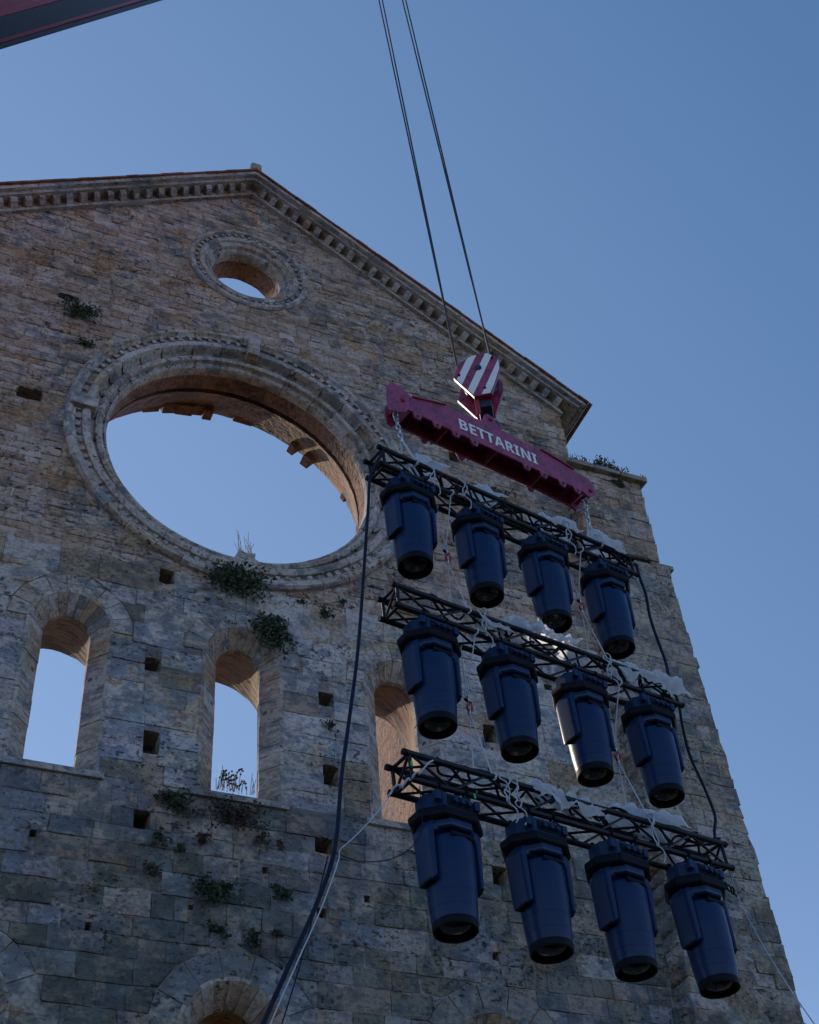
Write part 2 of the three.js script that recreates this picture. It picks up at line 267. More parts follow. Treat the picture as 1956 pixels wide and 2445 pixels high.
// ---- corner buttresses
function buttress(sgn) {
  const g = new THREE.Group(); g.name = 'corner_buttress'; church.add(g); const st = new Stones(); const z = .35;
  const X = (a) => sgn > 0 ? a : -a, span = (a, b) => sgn > 0 ? [a, b] : [-b, -a];
  const zones = [[5.60, 6.95, -.52, 1.36]]; for (let i = 0; i < 6; i++) zones.push([5.60, 7.075 + i * .024, i === 5 ? ZGROUND : -.62 - (i + 1) * 1.35, -.62 - i * 1.35]);
  const core = zones.map(([a, b, y0, y1]) => { const [p, q] = span(a + .03, b - .03); return bx(q - p, y1 - y0, z - .008 + 1.4, (p + q) / 2, (y0 + y1) / 2, (z - .008 - 1.4) / 2); });
  mesh('buttress_core', join(core), M.mortar, g);
  zones.forEach(([a, b, y0, y1], i) => { const [p, q] = span(a, b); layFace({ x0: p, x1: q, y0, y1, z, depth: .36, hMin: .17, hMax: .27, lMin: .24, lMax: .55, joint: .004, bev: .007, rough: .009, kind: i ? 'pier' : 'rubble', out: st, seed: 60 + i + sgn * 9, openings: false, tuck: true, proud: .014 }); });
  st.build('buttress_stone', 'buttress_masonry', g);
  const rg = mulberry(5 + sgn);
  for (let i = 0, x = 5.48; i < 3; i++) { const l = [.55, .5, .53][i]; const s = new RoundedBoxGeometry(l - .012, .10 + rnd(-.01, .01, rg), 1.92, 1, .02); s.rotateX(.07); s.translate(X(x + l / 2), 1.43, -.49); mesh('cap_slab', s, M.dressed[i % 2 ? 1 : 3], g); x += l; }
  { const s = new RoundedBoxGeometry(.42, .09, 1.75, 1, .015); s.translate(X(6.98), -.565, -.54); mesh('set_off_slab', s, M.dressed[3], g); }
}
buttress(1); buttress(-1);

// ---- round windows: moulded ring stones, dentils, brick reveal
function latheSector(profile, a0, a1, n, jit, rg) { // profile [r, z] around the z axis
  const pos = [], idx = [], uvs = [], m = profile.length, dr = rnd(-jit, jit, rg), dz = rnd(-jit, jit, rg), cum = [0]; for (let k = 1; k < m; k++) cum.push(cum[k - 1] + Math.hypot(profile[k][0] - profile[k - 1][0], profile[k][1] - profile[k - 1][1])); const uo = rnd(0, 9, rg), vo = rnd(-6, 6, rg);
  for (let i = 0; i <= n; i++) { const a = a0 + (a1 - a0) * i / n, ca = Math.cos(a), sa = Math.sin(a); for (let k = 0; k < m; k++) { const [r, z] = profile[k], e = rnd(-jit, jit, rg) * .35; uvs.push(uo + a * profile[0][0], vo + cum[k]); pos.push((r + dr + e) * ca, (r + dr + e) * sa, z + dz * .6 + e * .5); } }
  for (let i = 0; i < n; i++) for (let k = 0; k < m; k++) { const k2 = (k + 1) % m, A = i * m + k, B = i * m + k2, C = A + m, D = B + m; idx.push(A, B, D, A, D, C); }
  for (const i of [0, n]) { const o = pos.length / 3; let sx = 0, sy = 0, sz = 0; for (let k = 0; k < m; k++) { const q = (i * m + k) * 3; sx += pos[q]; sy += pos[q + 1]; sz += pos[q + 2]; } pos.push(sx / m, sy / m, sz / m); uvs.push(uo, vo); for (let k = 0; k < m; k++) { const k2 = (k + 1) % m; i ? idx.push(o, i * m + k2, i * m + k) : idx.push(o, k, k2); } }
  let g = new THREE.BufferGeometry(); g.setAttribute('position', new THREE.Float32BufferAttribute(pos, 3)); g.setAttribute('uv', new THREE.Float32BufferAttribute(uvs, 2)); g.setIndex(idx); g.computeVertexNormals(); g = toCreasedNormals(g, .7);
  return g;
}
function planarUV(g, dx = 0, dy = 0) { // box projection in metres, by the way each face points
  if (g.index) g = g.toNonIndexed(); if (!g.attributes.normal) g.computeVertexNormals();
  const p = g.attributes.position, uv = new Float32Array(p.count * 2), a = V(0, 0, 0), b = V(0, 0, 0), c = V(0, 0, 0), n = V(0, 0, 0);
  for (let i = 0; i < p.count; i += 3) { a.fromBufferAttribute(p, i); b.fromBufferAttribute(p, i + 1); c.fromBufferAttribute(p, i + 2); n.copy(b).sub(a).cross(c.clone().sub(a)); const X = Math.abs(n.x), Y = Math.abs(n.y), Z = Math.abs(n.z);
    [a, b, c].forEach((q, k) => { const o = (i + k) * 2; if (Z >= X && Z >= Y) { uv[o] = q.x + dx; uv[o + 1] = q.y + dy; } else if (X >= Y) { uv[o] = q.z + 3.7; uv[o + 1] = q.y + dy; } else { uv[o] = q.x + dx; uv[o + 1] = q.z * 1.3 + dy; } }); }
  g.setAttribute('uv', new THREE.BufferAttribute(uv, 2)); return g; }
function pick(rg) { const q = rg(); return M.dressed[q < .35 ? 0 : q < .65 ? 1 : q < .82 ? 2 : 3]; }
function roundWindow(name, cy, prof, nStone, dent, nDent, reveal, seed) {
  const g = new THREE.Group(); g.name = name; g.position.y = cy; church.add(g); const rg = mulberry(seed);
  for (const [nm, pr, n, sub] of prof) { let a = rnd(0, .3, rg); const w = []; let s = 0; for (let i = 0; i < n; i++) { const q = rnd(.75, 1.25, rg); w.push(q); s += q; }
    for (let i = 0; i < n; i++) { const da = w[i] / s * Math.PI * 2, gap = .0016; mesh(nm, latheSector(pr, a + gap, a + da - gap, sub, .005, rg), pick(rg), g); a += da; } }
  for (let i = 0; i < nDent; i++) { if (rg() < .09) continue; const a = (i + rnd(-.08, .08, rg)) / nDent * Math.PI * 2, b = bx(dent.h, dent.w * rnd(.85, 1.1, rg), dent.d, 0, 0, 0, .008); b.rotateZ(rnd(-.05, .05, rg)); b.translate(dent.r + rnd(-.006, .006, rg), 0, dent.z); b.rotateZ(a); mesh('dentil', planarUV(b, 0, cy), pick(rg), g); }
  for (const [nm, pr, mat, n] of reveal) mesh(nm, latheSector(pr, 0, Math.PI * 2, n, .012, rg), mat, g);
  return g;
}
const roseG = roundWindow('round_window', 0, [
  ['hood_stone', [[2.55, -.10], [2.72, -.10], [2.72, .06], [2.685, .10], [2.63, .10], [2.60, .06], [2.56, .05]], 40, 4],
  ['ring_stone', [[2.60, -.12], [2.60, .005], [2.47, .005], [2.465, .055], [2.42, .08], [2.36, .07], [2.335, .02], [2.33, -.05], [2.30, -.105], [2.25, -.125], [2.245, -.06], [2.20, -.035], [2.155, -.055], [2.15, -.13], [2.12, -.155], [2.10, -.13], [2.07, -.15], [2.055, -.20], [2.055, -.30], [2.60, -.30]], 30, 5],
], 30, { r: 2.525, z: .01, h: .08, w: .07, d: .09 }, 96, [
  ['brick_reveal', [[2.60, -.29], [2.065, -.29], [2.08, -.62], [2.20, -.62], [2.22, -.70], [2.10, -.72], [2.30, -1.12], [2.42, -1.41], [2.72, -1.41]], M.brick, 140]], 301);
const ocuG = roundWindow('small_round_window', ocu.y, [
  ['hood_stone', [[.96, -.10], [1.09, -.10], [1.09, .035], [1.06, .065], [1.01, .065], [.98, .03]], 20, 4],
  ['ring_stone', [[1.0, -.12], [1.0, .0], [.90, .0], [.895, .03], [.85, .045], [.815, .025], [.80, -.02], [.765, -.03], [.75, -.01], [.715, -.03], [.70, -.09], [.66, -.10], [.63, -.14], [.62, -.20], [.62, -.30], [1.0, -.30]], 18, 4],
], 18, { r: .945, z: .0, h: .055, w: .06, d: .08 }, 44, [
  ['brick_reveal', [[.80, -.29], [.615, -.29], [.605, -.50], [.60, -.66], [.84, -.66]], M.brick, 72]], 317);
{ // key blocks and broken stubs of the lost tracery
  const rg = mulberry(77);
  for (const [a, w] of [[Math.PI / 2 - .03, .20], [Math.PI * .985, .22], [-.02, .2]]) { const b = bx(.40, w, .26, 0, 0, 0, .02); b.translate(2.47, 0, .02); b.rotateZ(a); mesh('key_block', planarUV(b), M.dressed[2], roseG); }
  { const p = [[-.16, 0], [.16, 0], [.17, .16], [.10, .20], [.11, .30], [-.02, .27], [-.10, .33], [-.15, .2]]; const e = new THREE.ExtrudeGeometry(shapeOf(p), { depth: .22, bevelEnabled: true, bevelSize: .015, bevelThickness: .015, bevelSegments: 1 }); e.translate(.08, -2.30, -.28); mesh('tracery_stub', planarUV(e), M.dressed[1], roseG); }
  for (const [a, w, h] of [[1.95, .34, .11], [1.86, .30, .15], [1.76, .24, .12], [1.69, .16, .2], [1.0, .13, .18], [.86, .16, .22], [1.42, .34, .05], [.47, .12, .05], [.16, .2, .04], [2.1, .3, .05]]) { const b = bx(h + .1, w, .22, 0, 0, 0, .012); b.rotateZ(rnd(-.12, .12, rg)); b.translate(2.42 - h / 2 + .05, 0, -1.30); b.rotateZ(a); mesh('loose_brick', planarUV(b), M.brick, roseG); }
  { const b = bx(.1, .1, .12, .05, -.58, -.32, .02); mesh('tracery_stub', planarUV(b), M.dressed[1], ocuG); }
}

// ---- lancet windows
function prismXZ(plan, y0, y1, rg, jit = .006) { // plan polygon [x, z], upright
  const s = new THREE.Shape(); plan.forEach(([x, z], i) => { const X = x + rnd(-jit, jit, rg), Z = -z + rnd(-jit, jit, rg); i ? s.lineTo(X, Z) : s.moveTo(X, Z); });
  const e = new THREE.ExtrudeGeometry(s, { depth: y1 - y0, bevelEnabled: false }); e.rotateX(-Math.PI / 2); e.translate(0, y0, 0); return e;
}
function lancet(x, L, name, seed, dark) {
  const g = new THREE.Group(); g.name = name; g.position.set(x, 0, 0); church.add(g); const rg = mulberry(seed);
  const zf = .012;
  for (const s of [-1, 1]) { let y = (L === lanc ? L.ys + .02 : L.yb); while (y < L.y - .05) { let h = rnd(.26, .40, rg); if (y + h > L.y - .15) h = L.y - y; const pl = [[L.wo, zf], [L.wt, L.zt], [L.wt, L.zt - .07], [L.wo + .045, L.zt - .07], [L.wo + .045, zf]].map(([a, z]) => [s * a, z]); if (s < 0) pl.reverse(); mesh('jamb_stone', planarUV(prismXZ(pl, y + .004, y + h - .004, rg), x), pick(rg), g); y += h; } }
  const nv = 11; for (let i = 0; i < nv; i++) { const a0 = Math.PI * i / nv, a1 = Math.PI * (i + 1) / nv; const q = latheSector([[L.wo + .045, zf], [L.wo, zf], [L.wt, L.zt], [L.wt, L.zt - .07], [L.wo + .045, L.zt - .07]], a0 + .006, a1 - .006, 3, .004, rg); q.translate(0, L.y, 0); mesh('voussoir', q, rg() < .25 ? M.dressed[3] : pick(rg), g); }
  const ne = L === lanc ? 9 : 7; for (let i = 0; i < ne; i++) { const a0 = Math.PI * i / ne, a1 = Math.PI * (i + 1) / ne; const re = L.ext - .012, poly = []; for (let k = 0; k <= 3; k++) { const a = a0 + .014 + (a1 - a0 - .028) * k / 3; poly.push([L.wo + .004, a]); } const out = []; for (let k = 3; k >= 0; k--) { const a = a0 + .010 + (a1 - a0 - .02) * k / 3; out.push([re + (L === low && i === 3 ? .08 * (1 - Math.abs(k - 1.5) / 1.5) : 0), a]); } const pts = [...poly, ...out].map(([r, a]) => [r * Math.cos(a), r * Math.sin(a)]); const e = new THREE.ExtrudeGeometry(shapeOf(pts), { depth: .09, bevelEnabled: true, bevelSize: .004, bevelThickness: .006, bevelSegments: 1 }); e.translate(0, L.y, -.085 + rnd(-.004, .006, rg)); mesh('arch_stone', planarUV(e, x), L === low ? (x > 1 ? M.weathered : M.lowArch) : pick(rg), g); }
  if (L === lanc) { // sill: two sloping slabs
    for (const [a, b] of [[-.62, .02], [.026, .60]]) { const pr = [[.05, L.ys - .07], [.055, L.ys + .01], [L.zt, L.yb], [-.40, L.yb - .01], [-.40, L.ys - .07]]; const s = new THREE.Shape(); pr.forEach(([z, y], i) => i ? s.lineTo(-z, y) : s.moveTo(-z, y)); const e = new THREE.ExtrudeGeometry(s, { depth: b - a, bevelEnabled: false }); e.rotateY(Math.PI / 2); e.translate(a, 0, 0); mesh('sill', planarUV(e, x), M.dressed[1], g); }
  }
  // inner splay, widening towards the nave
  const inner = archOutline(0, L.y, L.wt + .002, L.yb - .02, 20), far = archOutline(0, L.yf, L.wf, L.yb - .3, 20), outr = archOutline(0, L.yf, L.wf + .22, L.yb - .55, 20), n = inner.length;
  const pos = [], idx = [], suv = [], rows = [[inner, L.zt - .05], [inner.map((p, i) => [p[0] * .6 + far[i][0] * .4, p[1] * .6 + far[i][1] * .4]), L.zt - .05 + (ZB - L.zt) * .4], [far, ZB - .01], [outr, ZB - .01], [outr, L.zt - .20]];
  rows.forEach(([o, z], r) => { let per = 0; o.forEach(([a, b], i) => { if (i) per += Math.hypot(a - o[i - 1][0], b - o[i - 1][1]); suv.push(per + x, r * .5 + x); pos.push(a + rnd(-.008, .008, rg), b + rnd(-.008, .008, rg), z); }); });
  for (let r = 0; r < rows.length; r++) for (let i = 0; i < n; i++) { const j = (i + 1) % n, r2 = (r + 1) % rows.length; const A = r * n + i, B = r * n + j, C = r2 * n + i, D = r2 * n + j; idx.push(A, D, B, A, C, D); }
  let q = new THREE.BufferGeometry(); q.setAttribute('position', new THREE.Float32BufferAttribute(pos, 3)); q.setAttribute('uv', new THREE.Float32BufferAttribute(suv, 2)); q.setIndex(idx); q.computeVertexNormals(); q = toCreasedNormals(q, .6); mesh('inner_splay', q, dark ? M.brick : M.tufa, g);
}
lanc.xs.forEach((x, i) => lancet(x, lanc, 'lancet_window', 400 + i * 7, i === 2)); low.xs.forEach((x, i) => lancet(x, low, 'lower_lancet_window', 430 + i * 7, false));

// ---- raking cornice with corbels and the tile edge
{
  const nr = Math.hypot(1, SL), ca = 1 / nr, sa = SL / nr, rg = mulberry(91);
  for (const s of [-1, 1]) {
    const g = new THREE.Group(); g.name = 'raking_cornice'; church.add(g);
    // layers: [lower n, upper n, z front, overhang at the eave]; n is measured square to the slope above the wall line
    const prism = (n0, n1, zf, s0, s1, zb = ZG - .03) => { const pos = []; for (const [n, z] of [[n0, zf], [n1, zf], [n1, zb], [n0, zb]]) for (const e of [s0, s1]) { let t = e; if (e === 'apex') t = n * sa / ca * -1; const X = t * ca + n * sa, Y = YA - t * sa + n * ca; pos.push(e === 'apex' ? 0 : s * X, e === 'apex' ? YA + n / ca : Y, z); } const f = [0, 2, 3, 0, 3, 1, 2, 4, 5, 2, 5, 3, 4, 6, 7, 4, 7, 5, 6, 0, 1, 6, 1, 7, 0, 6, 4, 0, 4, 2, 1, 3, 5, 1, 5, 7]; let q = new THREE.BufferGeometry(); q.setAttribute('position', new THREE.Float32BufferAttribute(pos, 3)); q.setIndex(s > 0 ? f : f.slice().reverse()); q = q.toNonIndexed(); q.computeVertexNormals(); return planarUV(q); };
    const send = o => (XW + o) / ca;
    const cut = (name, n0, n1, zf, o, len, mats, gap = .006) => { let t = 'apex', a = 0; const L = send(o) - n1 * sa; while (a < L - .05) { let b = a + rnd(len * .8, len * 1.2, rg); if (b > L - len * .4) b = L; const d = rnd(-.006, .006, rg); mesh(name, prism(n0, n1 + d * .3, zf + d, t, b - gap), mats[Math.floor(rg() * mats.length)], g); a = b; t = b; } };
    cut('lower_band', -.015, .045, .075, .05, 1.0, [M.dressed[1], M.dressed[3]]);
    mesh('corbel_bed', prism(.047, .165, .05, 'apex', send(.04) - .1), M.mortar, g);
    cut('moulding', .167, .235, .26, .28, .9, [M.dressed[1], M.dressed[3], M.dressed[0]]);
    cut('cornice_slab', .237, .315, .335, .38, .95, [M.dressed[0], M.dressed[2], M.dressed[1]]);
    for (let i = 0, t = .16; t < send(0) - .12; i++, t += .262) { const p = [[0, .118], [0, 0], [.05, .004], [.13, .045], [.165, .075], [.165, .118]]; const sp = shapeOf(p); const w = rnd(.105, .125, rg); const e = new THREE.ExtrudeGeometry(sp, { depth: w, bevelEnabled: false }); /* x: out of the wall, y: up */ e.rotateY(-Math.PI / 2); e.translate(w / 2, 0, .045); e.rotateZ(s > 0 ? -Math.atan(SL) : Math.atan(SL)); const n = .047, T = t + rnd(-.01, .01, rg); e.translate(s * (T * ca + n * sa), YA - T * sa + n * ca, 0); mesh('corbel', planarUV(e), pick(rg), g); }
    { let a = 0; const L = send(.45) - .3 * sa; let k = 0; while (a < L) { const b = Math.min(a + .24, L); mesh('roof_tile', prism(.317, .350 + rnd(0, .006, rg), .372 + rnd(-.005, .008, rg), k++ ? a + .003 : 'apex', b - .003), M.tile, g); a = b; } }
  }
  const kb = bx(.22, .24, .3, 0, YA + .52, .22, .05); mesh('apex_stone', planarUV(kb), M.dressed[3], church);
}
console.log('church done');

// ------------------------------------------------------------------ plants rooted in the wall
function leafMat(r, g, b) { const m = new THREE.MeshPhysicalMaterial({ roughness: .85, transmission: .3, thickness: 0, side: THREE.DoubleSide }); m.color.setRGB(r, g, b); return m; }
const LM = [leafMat(.045, .085, .035), leafMat(.06, .10, .05), leafMat(.10, .085, .05), leafMat(.16, .13, .085), leafMat(.075, .05, .035)], stemMat = pm([.11, .085, .055], .9), dryMat = pm([.24, .20, .12], .9);
function leaves(n, c, r, size, rg, droop = .2) {
  const pos = [], nor = []; const a = V(), b = V(), d = V();
  const sp = []; for (let i = 0; i < Math.max(5, n / 20); i++) { const q = V(rnd(-1, 1, rg), rnd(-1, .9, rg), rnd(.05, 1, rg)).normalize().multiplyScalar(Math.pow(rg(), .6) * 1.25); sp.push(q); }   // straggling sprays
  for (let i = 0; i < n * .8; i++) {
    const q = sp[Math.floor(rg() * sp.length)], t = Math.pow(rg(), .7), j = .16; const x = q.x * t + rnd(-j, j, rg), y = q.y * t + rnd(-j, j, rg) - .25 * t * t, z = Math.max(0, q.z * t + rnd(-j, j, rg));
    const p = V(c.x + x * r.x, c.y + y * r.y - droop * z * r.y, c.z + z * r.z), s = size * rnd(.5, 1.25, rg);
    d.set(rnd(-1, 1, rg), rnd(-1, .6, rg), rnd(-.3, 1, rg)).normalize(); a.set(rnd(-1, 1, rg), rnd(-1, 1, rg), rnd(-1, 1, rg)).cross(d).normalize();
    b.copy(d).multiplyScalar(s); a.multiplyScalar(s * .38); const m = p.clone().addScaledVector(d, s * .5);
    const P = [p, m.clone().add(a), p.clone().add(b), m.clone().sub(a)]; for (const k of [0, 1, 2, 0, 2, 3]) pos.push(P[k].x, P[k].y, P[k].z);
  }
  const g = new THREE.BufferGeometry(); g.setAttribute('position', new THREE.Float32BufferAttribute(pos, 3)); g.computeVertexNormals(); return g;
}
function stems(n, c, r, rg, len, thick = .004, up = .2) { const l = []; for (let i = 0; i < n; i++) { const e = V(c.x + rnd(-1, 1, rg) * r.x, c.y + rnd(-1, 1, rg) * r.y + up * r.y, c.z + rnd(.2, 1, rg) * r.z); const m = c.clone().lerp(e, .55); m.y += .03; l.push(tube([c.clone(), m, e], thick, 5, 4)); } return join(l); }
const plantGroup = 'plants rooted in the wall joints';
function plant(name, label, x, y, rx, ry, rz, n, size, mat, seed, z = .02, cat = 'plant') {
  const rg = mulberry(seed), t = thing(name, label, cat, W_(x, y, z), plantGroup);
  mesh('foliage', leaves(n, V(0, 0, 0), V(rx, ry, rz), size, rg), mat, t); mesh('stem', stems(9, V(0, 0, -.05), V(rx * .7, ry * .7, rz * .8), rg, 1), stemMat, t); return t;
}
plant('wall_shrub', 'green hanging shrub high on the left below the gable slope', -2.72, 2.30, .38, .26, .26, 1000, .055, LM[1], 1);
plant('wall_shrub', 'small green tuft just above the upper left of the big round window', -2.58, 1.55, .20, .14, .12, 170, .05, LM[1], 2);
plant('wall_shrub', 'large dark green bush hanging from the bottom of the big round window', -.10, -2.64, .50, .30, .32, 2300, .055, LM[0], 3);
plant('wall_shrub', 'dark green ivy bush clinging right of the middle lancet arch', .40, -3.42, .27, .40, .18, 1700, .06, LM[0], 4);
plant('wall_shrub', 'round dark tuft right of the bush under the big round window', 1.18, -2.90, .15, .15, .14, 260, .045, LM[0], 5);
plant('wall_shrub', 'tiny green tuft tucked under the round window ring on its lower right', 1.45, -2.60, .11, .07, .07, 80, .04, LM[1], 6);
plant('wall_shrub', 'tiny green tuft between the round tuft and the big bush', .84, -2.78, .07, .06, .05, 50, .04, LM[1], 7);
plant('wall_shrub', 'dark leafy clump left of the middle lancet sill', -.78, -6.28, .27, .19, .18, 800, .05, LM[0], 8);
plant('wall_shrub', 'big brown straggly bush spilling under the middle lancet sill', -.05, -6.36, .46, .30, .20, 1100, .045, LM[4], 9);
plant('wall_shrub', 'small rounded green plant below the dark putlog hole', -.92, -6.82, .14, .16, .12, 240, .045, LM[1], 10);
plant('wall_shrub', 'little dark weed right of the small rounded green plant', -.68, -6.90, .08, .10, .08, 80, .04, LM[0], 11);
plant('wall_shrub', 'brown curled weed under the left end of the brown bush', -.40, -6.76, .14, .11, .09, 130, .05, LM[4], 12);
plant('wall_shrub', 'thin grey green weed under the right end of the brown bush', .28, -6.62, .16, .12, .08, 140, .045, LM[2], 13);
plant('wall_shrub', 'narrow upright dark weed left of the lowest right putlog hole', .52, -6.66, .07, .10, .06, 70, .04, LM[2], 14);
plant('wall_shrub', 'brownish tuft in the course under the rounded green plant', -.94, -7.24, .18, .14, .10, 220, .05, LM[2], 15);
plant('wall_shrub', 'wide dark plant spread between two pale blocks, largest below the sills', -.26, -7.36, .36, .20, .16, 900, .05, LM[0], 16);
plant('wall_shrub', 'dark green weed on the right next to a white block', .58, -7.30, .22, .13, .10, 240, .05, LM[0], 17);
plant('wall_shrub', 'drooping dark weed above the lower arch, left one', -.20, -7.84, .14, .13, .10, 170, .05, LM[0], 18);
plant('wall_shrub', 'drooping dark weed directly above the lower arch keystone', .21, -7.90, .12, .16, .10, 180, .05, LM[0], 19);
plant('wall_shrub', 'drooping dark weed above the lower arch, right one', .46, -7.80, .14, .07, .08, 90, .05, LM[2], 20);
plant('wall_shrub', 'grey brown dry weed beside the middle and right lancets', 1.21, -4.80, .18, .14, .06, 130, .045, LM[4], 21);
plant('wall_shrub', 'fresh green patch just under the buttress cap slab', 6.55, 1.22, .17, .11, .10, 240, .05, LM[1], 22, .36);
plant('wall_shrub', 'grey green straggly plant on the wall behind the red beam', 4.35, .45, .30, .38, .16, 420, .06, LM[2], 23);
// dry grass
function grass(label, x, y, z, n, spread, len, mat, seed, heads = 0) {
  const rg = mulberry(seed), t = thing('dry_grass_tuft', label, 'grass tuft', W_(x, y, z), 'dry grass on ledges'); const l = [], hd = [];
  for (let i = 0; i < n; i++) { const a = V(rnd(-1, 1, rg) * spread, 0, rnd(-.4, .4, rg) * spread * .5), L = len * rnd(.5, 1.1, rg), e = a.clone().add(V(rnd(-.35, .35, rg) * L, L, rnd(-.2, .3, rg) * L)), m = a.clone().lerp(e, .5).add(V(0, L * .08, 0)); l.push(tube([a, m, e], .0045, 5, 3)); if (rg() < heads) for (let k = 0; k < 4; k++) { const h = new THREE.SphereGeometry(.014, 5, 4); h.translate(e.x + rnd(-.04, .04, rg), e.y - rnd(0, .09, rg), e.z + rnd(-.03, .03, rg)); hd.push(h); } }
  mesh('blades', join(l), mat, t); if (hd.length) mesh('seed_heads', join(hd), stemMat, t);
}
grass('dense dry grass along the middle of the buttress cap', 6.38, 1.47, .30, 90, .20, .28, stemMat, 51, .5);
grass('sparse dry grass on the buttress cap nearest the gable', 5.95, 1.47, .30, 46, .30, .22, stemMat, 52, .3);
grass('two lone seed stalks near the right end of the buttress cap', 6.86, 1.47, .2, 9, .10, .38, stemMat, 53, 1);
grass('pale yellow grass on the broken stub in the big round window', .08, -2.0, -.16, 14, .14, .42, dryMat, 54, 0);
grass('brown dry sprigs standing in the middle lancet opening', .0, -5.96, -.10, 40, .24, .25, dryMat, 55, .35);
grass('weed sprouting at the outer corner of the buttress cap', 7.03, 1.34, .34, 6, .04, .2, stemMat, 56, .8);
console.log('plants done');

// ------------------------------------------------------------------ lighting trusses
const B = .29, LT = 3.5;
const trussSpec = [
  { P: W_(-.139, -5.200, 5.040), az: .2297, tilt: .0559, u0: .4104 },
  { P: W_(-.095, -6.998, 4.991), az: .1930, tilt: .0393, u0: .4400 },
  { P: W_(-.264, -9.089, 5.299), az: .1969, tilt: .0489, u0: .4315 },
].map(t => { const u = V(Math.cos(t.az) * Math.cos(t.tilt), Math.sin(t.tilt), -Math.sin(t.az) * Math.cos(t.tilt)), f = V(Math.sin(t.az), 0, Math.cos(t.az)); return { ...t, u, f, up: f.clone().cross(u) }; });
const at = (k, u, dy, f = -B / 2) => { const t = trussSpec[k]; return t.P.clone().addScaledVector(t.u, u).addScaledVector(t.f, f).add(V(0, dy, 0)); };
function makeTruss(label) {
  const t = thing('lighting_truss', label, 'truss', null, 'stacked lighting trusses'); const c = .027, rg = mulberry(3);
  const y = [-c, -B + c], z = [-c, -B + c];
  for (const a of y) for (const b of z) mesh('chord', rod(V(0, a, b), V(LT, a, b), c, 10), M.truss, t);
  const n = 9, p = (LT - .1) / n; const br = (a, b) => mesh('brace', rod(a, b, .0125, 6), M.truss, t);
  for (const b of z) for (let i = 0; i < n; i++) { const x = .05 + i * p; i % 2 ? br(V(x, y[1], b), V(x + p, y[0], b)) : br(V(x, y[0], b), V(x + p, y[1], b)); }
  for (const a of y) for (let i = 0; i < n; i++) { const x = .05 + i * p; i % 2 ? br(V(x, a, z[0]), V(x + p, a, z[1])) : br(V(x, a, z[1]), V(x + p, a, z[0])); }
  for (const x of [.045, LT - .045]) { for (const b of z) mesh('end_post', rod(V(x, y[0], b), V(x, y[1], b), .016, 8), M.truss, t); for (const a of y) mesh('end_post', rod(V(x, a, z[0]), V(x, a, z[1]), .016, 8), M.truss, t); br(V(x, y[0], z[0]), V(x, y[1], z[1])); }
  for (const x of [0, LT]) for (const a of y) for (const b of z) { const g = new THREE.CylinderGeometry(.029, .029, .03, 10); g.rotateZ(Math.PI / 2); g.translate(x, a, b); mesh('coupler', g, M.bodyDark, t); }
  return t;
}
const trussLabels = ['topmost black box truss hanging from the red beam', 'middle black box truss with the brightest crumpled film', 'lowest black box truss, tied off with white ropes at both ends'];
const t0 = makeTruss(trussLabels[0]);
trussSpec.forEach((s, k) => { let o = t0; if (k) { o = t0.clone(); o.name = numbered('lighting_truss'); scene.add(o); o.userData = { ...t0.userData, label: trussLabels[k] }; } o.position.copy(s.P); basis(o, s.u, s.up, s.f); });

